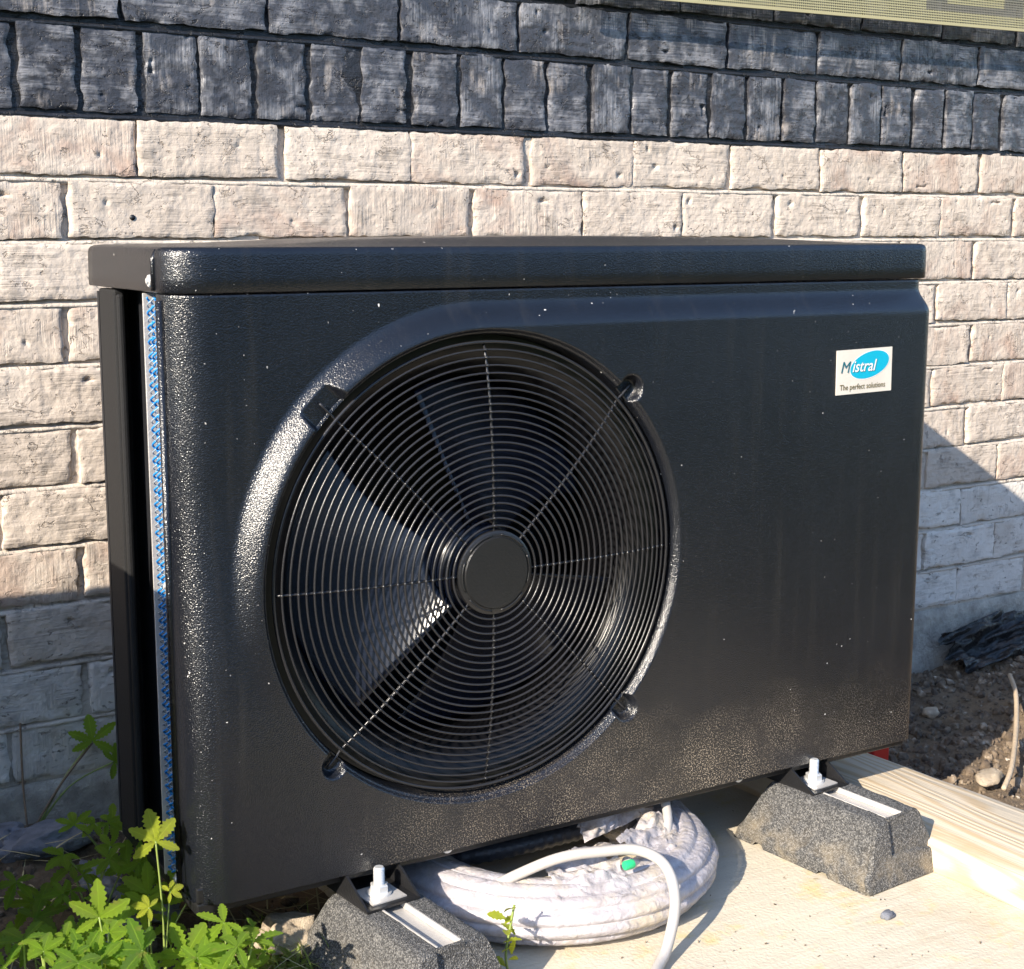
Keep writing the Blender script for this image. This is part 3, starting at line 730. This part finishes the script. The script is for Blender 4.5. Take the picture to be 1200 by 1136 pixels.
def smooth_path(p, n_=12):
    p = [Vector(q) for q in p]; out = []
    for i in range(len(p)-1):
        a, b_, c, d = p[max(i-1, 0)], p[i], p[i+1], p[min(i+2, len(p)-1)]
        for k in range(n_):
            t = k/n_; out.append(.5*((2*b_)+(-a+c)*t+(2*a-5*b_+4*c-d)*t*t+(-a+3*b_-3*c+d)*t**3))
    return out+[p[-1]]
b = MB(); b.tube(smooth_path([(.325, .005, -.062), (0.3605, -0.035, -0.0278), (0.4005, -0.057, -0.0098), (0.4455, -0.073, -0.0068), (0.4835, -0.09, -0.0078), (0.5025, -0.115, -0.0218), (0.4955, -0.142, -0.0518), (0.4675, -0.165, -0.0878), (0.4335, -0.19, -0.0973), (0.3855, -0.245, -0.097), (0.3455, -0.335, -0.097)]), .0062, 12)
tag(b.build('grey_cable', M['cable']), 'loose grey cable looping over the wrapped coil down onto the board', 'cable')
b = MB(); b.tube(smooth_path([(0.6155, 0.065, -0.0158), (0.6115, 0.035, -0.0118), (0.5985, 0.007, -0.0258), (0.5775, -0.017, -0.0418), (0.5455, -0.041, -0.0498), (0.5105, -0.06, -0.0438), (0.4805, -0.07, -0.0278)]), .0060, 12)
tag(b.build('grey_cable', M['cable']), 'grey cable hanging from under the unit into the coil', 'cable')
b = MB(); b.lathe([(.0005, -.006), (.0048, -.006), (.0055, -.004), (.0055, .004), (.0048, .006), (.0005, .006)], 'X', 14, (.4675, -.093, -.020))
tag(b.build('cable_cap', M['green'], sharp=40), 'small green end cap beside the cable loop on the coil', 'cap')
bh = thing('black_hoses', 'bundle of black hoses lying in the shade behind the wrapped coil', 'hoses', (.515, .145, -.104))
for k in range(4):
    b = MB(); pts = smooth_path([(-.25, .04+.018*k, .014), (-.12, -.05+.02*k, .045+.006*k), (.0, -.075+.024*k, .056+.006*k), (.10, -.06+.03*k, .048), (.2, .05+.02*k, .014)], 40)
    b.tube(pts, [.0105+.0012*(i % 4 < 2) for i in range(len(pts))], 10); b.build('hose', M['blackhose'], bh)

# ------------------------------------------------------------------ stones, clods, soil things
def stone_mesh(seed, sx, sy, sz, mat, facets=2, rough=.25):
    import bmesh
    bm = bmesh.new(); bmesh.ops.create_icosphere(bm, subdivisions=facets, radius=1)
    for v_ in bm.verts:
        d = 1+rough*nz(v_.co.x*1.3+seed, v_.co.y*1.3, v_.co.z*1.3)+.5*rough*nz(v_.co.x*3+seed, v_.co.y*3, v_.co.z*3)
        q = v_.co*d; q.z = max(-.6, min(.75, q.z)); v_.co = (q.x*sx, q.y*sy, q.z*sz)
    me = bpy.data.meshes.new('stone'); bm.to_mesh(me); bm.free(); me.materials.append(M[mat])
    if facets > 2: me.polygons.foreach_set('use_smooth', [True]*len(me.polygons))
    return me
stones = [((-.047, .385, -.050), (.055, .035, .022), 'slate', 'largest blue-grey stone, lying against the wall at the left'),
          ((-.100, .425, -.050), (.040, .028, .018), 'slate', 'blue-grey stone at the left edge by the wall'),
          ((-.018, .275, -.066), (.042, .022, .014), 'slate', 'flat blue-grey stone among the shaded leaves'),
          ((.006, .190, -.070), (.042, .030, .018), 'slate', 'rounded blue-grey stone left of the unit corner'),
          ((-.036, .135, -.078), (.036, .026, .014), 'slate', 'low blue-grey stone in front of the rounded one'),
          ((.118, .060, -.078), (.030, .022, .026), 'tan', 'tan stone under the front left corner of the unit'),
          ((.168, .020, -.088), (.022, .020, .014), 'tan', 'small tan stone against the left rubber block')]
for i, (p, s_, mt, lb) in enumerate(stones):
    o = link('stone', stone_mesh(i*7.3, *s_, mt, 4, .5), None, p); o.rotation_euler = (R(rnd.uniform(-9, 9)), R(rnd.uniform(-9, 9)), rnd.uniform(0, 6)); tag(o, lb, 'stone')
for p, s_, lb, mt in [((1.226, .050, -.112), (.030, .017, .010), 'flat tan stone on the dark soil beside the plank', 'tan'), ((.751, -.213, -.1012), (.0105, .007, .006), 'small grey pebble lying on the plywood board', 'slate'), ((1.36, .29, -.105), (.017, .012, .010), 'pale stone on the soil below the wall', 'tan')]:
    o = link('stone', stone_mesh(p[0]*50, *s_, mt, 3, .4), None, p); o.rotation_euler.z = .4; tag(o, lb, 'stone')
import bmesh
bm = bmesh.new(); bmesh.ops.create_icosphere(bm, subdivisions=1, radius=1); ico_v = [v_.co.copy() for v_ in bm.verts]; ico_f = [tuple(v_.index for v_ in f_.verts) for f_ in bm.faces]; bm.free()
def scatter(name, n_, region, smin, smax, mat, label, cat, lift=.2):
    mb = MB(); c = 0
    while c < n_:
        x, y = rnd.uniform(region[0], region[1]), rnd.uniform(region[2], region[3])
        if .20 < x < 1.04 and y < .345: continue
        if y > WY+x*WA-.012: continue
        s_ = smin*(smax/smin)**(rnd.random()**2.2); o_ = Vector((x, y, gh(x, y)+s_*lift)); e = Euler((rnd.uniform(0, 6), rnd.uniform(0, 6), rnd.uniform(0, 6))).to_matrix()
        k = Vector((rnd.uniform(.7, 1.3), rnd.uniform(.7, 1.3), rnd.uniform(.5, 1)))
        mb.add([o_+e @ Vector((q.x*k.x, q.y*k.y, q.z*k.z))*s_*rnd.uniform(.8, 1.2) for q in ico_v], ico_f); c += 1
    return tag(mb.build(name, M[mat], smooth=False), label, cat, kind='stuff')
scatter('soil_clods', 9500, (.98, 2.15, -.25, .52), .0018, .011, 'clod', 'crumbly soil and gravel between the plank and wall', 'soil')
scatter('gravel', 1800, (-.35, .25, -.3, .48), .002, .009, 'clod', 'dark gravel and soil crumbs among the weeds', 'gravel')
b = MB(); b.tube(smooth_path([(1.56, .30, -.075), (1.50, .236, -.082), (1.39, .142, -.094), (1.26, .040, -.100), (1.20, .003, -.110)]), [.004]*48+[.003], 8)
tag(b.build('dry_root', M['paletwig']), 'pale dry root lying on the soil at the right edge', 'root')
b = MB(); b.tube(smooth_path([(1.040, .165, -.08), (1.058, .168, -.03), (1.055, .172, .03), (1.064, .178, .055)]), .0022, 6)
tag(b.build('twig', M['paletwig']), 'thin upright twig beside the unit, right edge', 'twig')
flap('plastic_sheet', (1.60, .425, -.112), (.50, .050, .03), (-.01, .060, .062), 70, 30, .034, 5, M['blackfilm'], None, .0)
tag(bpy.data.objects['plastic_sheet'], 'crumpled black plastic sheet at the foot of the wall', 'sheet')
b = MB(); b.box(1.088, 1.122, .150, .240, -.125, -.050); b.box(1.123, 1.140, .170, .176, -.125, -.066)
tag(bevel(b.build('red_wedge', M['red'], smooth=False), .004), 'red plastic piece on the soil behind the right end of the unit', 'wedge')

mb = MB()
for k in range(110):
    x, y = rnd.uniform(.26, .86), rnd.uniform(-.45, -.02); s_ = rnd.uniform(.0004, .0012); e_ = Euler((rnd.uniform(0, 6), rnd.uniform(0, 6), rnd.uniform(0, 6))).to_matrix(); kx = rnd.uniform(.6, 3)
    mb.add([Vector((x, y, -.1035))+e_ @ Vector((q.x*kx, q.y, q.z*.6))*s_ for q in ico_v], ico_f)
tag(mb.build('soil_crumbs', M['clod'], smooth=False), 'tiny crumbs of soil strewn over the plywood board', 'crumbs', kind='stuff')
# ------------------------------------------------------------------ plants
def leaflet(L, Wd, droop, fold, teeth=7):
    V = []; Fc = []; n_ = teeth*2
    for i in range(n_+1):
        t = i/n_; wv_ = Wd*(math.sin(math.pi*min(1, t**1.25*.94+.03)))**.8*(1.0 if i % 2 else .70)
        if i == 0: wv_ = .0006
        x = L*(t+(.025 if i % 2 else 0)); z = -droop*L*t*t
        V += [(L*t, wv_, z+fold*wv_+.0015*math.sin(i*1.3)), (L*t, 0, z-.0004), (L*t, -wv_, z+fold*wv_-.0015*math.sin(i*1.7))]
    for i in range(n_):
        a = i*3; Fc += [(a, a+1, a+4, a+3), (a+1, a+2, a+5, a+4)]
    return V, Fc
def leaf_mesh(seed, size, mat, nl=5, spread=58):
    r = random.Random(seed); mb = MB()
    for k in range(nl):
        a = R((k-(nl-1)/2)*spread+r.uniform(-8, 8)); f_ = 1-.16*abs(k-(nl-1)/2)
        V, Fc = leaflet(size*f_*r.uniform(.9, 1.1), size*.225*f_*r.uniform(.9, 1.15), r.uniform(.05, .45), r.uniform(.15, .45))
        mt = Matrix.Rotation(a, 3, 'Z') @ Matrix.Rotation(R(r.uniform(-25, 10)), 3, 'Y')
        mb.add([mt @ Vector(p) for p in V], Fc)
    me = mb.mesh('leaf', M[mat]); at = me.attributes.new('vein', 'FLOAT', 'POINT')
    for i in range(len(me.vertices)): at.data[i].value = 1. if i % 3 == 1 else (.0 if (i//3) % 2 else .25)
    return me
LEAF = [leaf_mesh(i, 1, 'leaf') for i in range(6)]; YLEAF = [leaf_mesh(50+i, 1, 'yleaf') for i in range(2)]
def plant(base, leaves, label, ymat=False, group='cinquefoil plants by the left end of the unit', name='cinquefoil_plant', cat='weed'):
    """leaves: (x, y, z, size, tilt towards camera, spin)"""
    bz = gh(base[0], base[1]) if base[2] is None else base[2]
    t = thing(name, label, cat, (base[0], base[1], bz), group); o_ = Vector((base[0], base[1], bz))
    for (x, y, z, s_, tilt, spin) in leaves:
        p = Vector((x, y, z))-o_
        me = rnd.choice(YLEAF if ymat else LEAF)
        lf = link('leaf', me, t, p); lf.scale = (s_, s_, s_)
        lf.rotation_mode = 'QUATERNION'
        q = Matrix.Rotation(R(-12), 3, 'Z') @ Matrix.Rotation(R(tilt), 3, 'X') @ Matrix.Rotation(R(spin), 3, 'Z')
        lf.rotation_quaternion = q.to_quaternion()
        mid = p*.5+Vector((rnd.uniform(-.01, .01), rnd.uniform(-.01, .01), .012))
        b = MB(); b.tube(smooth_path([(0, 0, -.003), mid, p], 6), [.0014]*6+[.0010]*7, 6); b.build('stem', M['stem'], t)
    return t
rp = random.Random(21)
def bunch(cx, cy, zs, n_, spread, size, tilt=35, base=None):
    out = []
    for k in range(n_):
        a = 2*math.pi*k/n_+rp.uniform(-.4, .4); d = spread*rp.uniform(.35, 1)
        out.append((cx+d*math.cos(a), cy+d*math.sin(a)*.7, zs+rp.uniform(-.018, .018), size*rp.uniform(.5, 1.12), tilt+rp.uniform(-22, 22), rp.uniform(0, 360)))
    return out
plant((-.158, -.065, None), bunch(-.150, -.065, .022, 10, .055, .036), 'sunlit cinquefoil clump at the bottom left corner')
plant((-.100, -.075, None), bunch(-.098, -.075, .008, 9, .045, .034), 'sunlit cinquefoil between the corner clump and the unit')
plant((-.020, -.085, None), bunch(-.020, -.085, .002, 10, .045, .036, 30), 'broad-leaved sunlit cinquefoil in front of the unit corner')
plant((.030, -.060, None), bunch(.035, -.060, -.022, 5, .032, .024, 30), 'small sunlit cinquefoil under the front edge of the unit')
plant((-.200, -.110, None), bunch(-.200, -.110, .012, 8, .050, .036), 'sunlit cinquefoil cut by the left edge of the picture')
plant((-.115, -.060, None), [(-.115, -.06, .050, .036, 75, 90), (-.108, -.065, .035, .030, 60, 50)], 'upright young cinquefoil with a folded leaf, bottom left')
plant((-.030, .020, None), [(-.034, .018, .078, .036, 62, 96), (-.020, .022, .020, .016, 50, 20), (-.046, .010, .014, .018, 55, 160)], 'single bright yellow-green leaf on a stalk against the blue coil', True)
plant((-.045, .205, None), bunch(-.045, .205, -.014, 6, .055, .034), 'shaded cinquefoil beside the large stone')
plant((.030, .180, None), bunch(.016, .170, -.020, 6, .045, .036, 45), 'shaded cinquefoil touching the open side of the unit')
plant((-.110, .180, None), bunch(-.110, .180, -.022, 6, .060, .036), 'shaded cinquefoil at the left edge below the stones')
plant((-.030, .070, None), bunch(-.030, .075, -.020, 6, .055, .036), 'shaded cinquefoil in front of the rounded stone')
plant((-.120, .060, None), bunch(-.120, .060, -.020, 7, .060, .036), 'shaded cinquefoil behind the sunlit corner clump')
plant((.010, .330, None), bunch(-.005, .330, -.028, 4, .035, .030, 45), 'shaded cinquefoil by the wall next to the rear post')
plant((-.055, .440, None), [(.020, .425, .050, .040, 70, 90), (.045, .42, .020, .030, 70, 20)], 'dark seedling leaning up against the wall')
sp = thing('sprig', 'yellowing sprig beside the coil and left block', 'sprig', (.298, -.118, -.1045))
b = MB(); b.tube(smooth_path([(0, 0, 0), (-.004, .004, .030), (.004, .008, .060), (.010, .01, .082)]), [.0014]*37, 6); b.build('stem', M['stem'], sp)
one = MB(); V, Fc = leaflet(1, .30, .25, .3, 5); one.add(V, Fc); onem = one.mesh('leaf', M['yleaf'])
for k in range(11):
    lf = link('leaf', onem, sp, (rp.uniform(-.006, .008), rp.uniform(0, .01), .010+.0068*k)); s_ = rp.uniform(.014, .024); lf.scale = (s_, s_, s_); lf.rotation_euler = (rp.uniform(-.8, .8), rp.uniform(-1.0, .1), k*2.4)
b = MB()
for pts in ([(-.062, .43, -.07), (-.060, .455, .0), (-.057, .465, .075)], [(-.062, .43, -.06), (-.02, .43, 0.), (.020, .425, .048)]):
    b.tube(smooth_path(pts, 8), .0014, 6)
tag(b.build('dry_stalks', M['twig']), 'two thin dark stalks rising in front of the wall, left', 'stalks')
# grass and litter
b = MB()
def blade(p, d, L, wd, curl):
    d = Vector(d).normalized(); side = d.cross(Vector((0, 0, 1))).normalized() if abs(d.z) < .98 else Vector((1, 0, 0)); V = []
    for i in range(6):
        t = i/5; q = Vector(p)+d*L*t+Vector((d.x, d.y, -.9))*curl*L*t*t; ww = wd*(1-t**1.6)+.0001
        V += [q-side*ww, q+side*ww]
    b.add(V, [(2*i, 2*i+1, 2*i+3, 2*i+2) for i in range(5)])
for k in range(620):
    c = rp.choice([(.08, .05), (.11, .06), (.13, .03), (.10, .02), (.155, .045), (.05, .03), (.12, .0), (.16, .0), (.14, -.03), (.02, -.02), (-.06, -.02), (-.14, -.06)]); x, y = c[0]+rp.gauss(0, .022), c[1]+rp.gauss(0, .020)
    if x > .235: continue
    a = rp.uniform(0, 6.28); blade((x, y, gh(x, y)), (math.cos(a)*.9, math.sin(a)*.7-.25, rp.uniform(.35, 1.2)), rp.uniform(.03, .085), rp.uniform(.0008, .0019), rp.uniform(.1, .6))
tag(b.build('grass_tufts', M['grass']), 'thin grass blades in front of the left rubber block', 'grass', kind='stuff')
b = MB()
for k in range(260):
    x, y = rp.uniform(-.25, .23), rp.uniform(-.2, .42); a = rp.uniform(0, 6.28)
    blade((x, y, gh(x, y)+rp.uniform(.003, .03)), (math.cos(a), math.sin(a), rp.uniform(-.1, .35)), rp.uniform(.03, .11), rp.uniform(.0005, .0012), rp.uniform(0, .2))
tag(b.build('dry_straws', M['straw']), 'dry straws scattered among the weeds', 'straw', kind='stuff')
b = MB()
for k in range(170):
    x, y = rp.gauss(.07, .06), rp.gauss(.0, .06)
    if x > .225: continue
    V, Fc = leaflet(rp.uniform(.006, .018), rp.uniform(.002, .006), rp.uniform(-.5, .5), rp.uniform(-.5, .6), 3); e = Euler((rp.uniform(-1, 1), rp.uniform(-1, 1), rp.uniform(0, 6))).to_matrix()
    b.add([e @ Vector(p)+Vector((x, y, gh(x, y)+rp.uniform(.002, .012))) for p in V], Fc)
tag(b.build('leaf_litter', M['deadleaf']), 'curled dead leaves under the front left corner', 'leaf litter', kind='stuff')

# ------------------------------------------------------------------ unseen hedge, added to give the casing a dark reflection
hd = thing('hedge', 'unseen tall dark green hedge behind the viewer, added for the casing to mirror', 'hedge', (2., -8.0, -.12)); hd.scale.z = .74
b = MB(); P = []
for i in range(121):
    x = -14+28*i/120
    P.append([(x+.15*nz(x, 1, k), yy+.22*nz(x*1.1, zz_*1.3, k*.3), zz_+.2*nz(x*.9, 3, k)*(zz_ > .5)) for k, (yy, zz_) in enumerate([(.7, 0), (.75, .6), (.75, 1.2), (.72, 1.8), (.68, 2.4), (.6, 2.9), (.2, 3.05), (-.4, 3.0), (-.7, 2.4), (-.75, 1.2), (-.7, 0)])])
b.grid(P); core = b.build('hedge_core', flat('hedge_shade', (.012, .020, .006), .9), hd)
b = MB()
for k in range(22000):
    x = rp.uniform(-14, 14); q_ = rp.random(); zz_ = rp.uniform(.02, 3.1) if q_ < .8 else 3.05+rp.uniform(-.1, .15); yy = .72+rp.uniform(-.1, .2) if q_ < .8 else rp.uniform(-.7, .7)
    e_ = Euler((rp.uniform(-1, 1), rp.uniform(-1, 1), rp.uniform(0, 6))).to_matrix(); s_ = rp.uniform(.05, .11)
    b.add([Vector((x, yy, zz_))+e_ @ Vector(c_)*s_ for c_ in ((-1, 0, 0), (0, -.45, .1), (1, 0, 0), (0, .45, .1))], [(0, 1, 2, 3)])
o = b.build('hedge_leaves', leafmat('hedge_leaf', (.03, .06, .012), (.05, .09, .02), (.06, .10, .02)), hd, smooth=False); o['kind'] = 'stuff'
# ------------------------------------------------------------------ wooden planter box just left of the view (its shade falls on wall and weeds)
pb = thing('planter_box', 'grey wooden planter box standing left of the weeds, outside the picture', 'planter', (-.62, .0625, -.11))
pm = flat('grey_weathered_wood', (.12, .11, .10), .85, 0, .002, 120)
for k in range(6):
    z0_ = .106*k
    for nm, bx_ in (('board', (-.27, .27, -.1875, -.1675)), ('board', (-.27, .27, .1675, .1875)), ('board', (-.27, -.25, -.1670, .1670)), ('board', (.25, .27, -.1670, .1670))):
        b = MB(); b.box(bx_[0], bx_[1], bx_[2], bx_[3], z0_, z0_+.104); bevel(b.build(nm, pm, pb, smooth=False), .003)
b = MB(); b.grid([[(x, y, .60+.01*nz(x*12, y*12)) for y in np.linspace(-.167, .167, 16)] for x in np.linspace(-.25, .25, 24)]); b.build('soil_fill', M['soil'], pb)
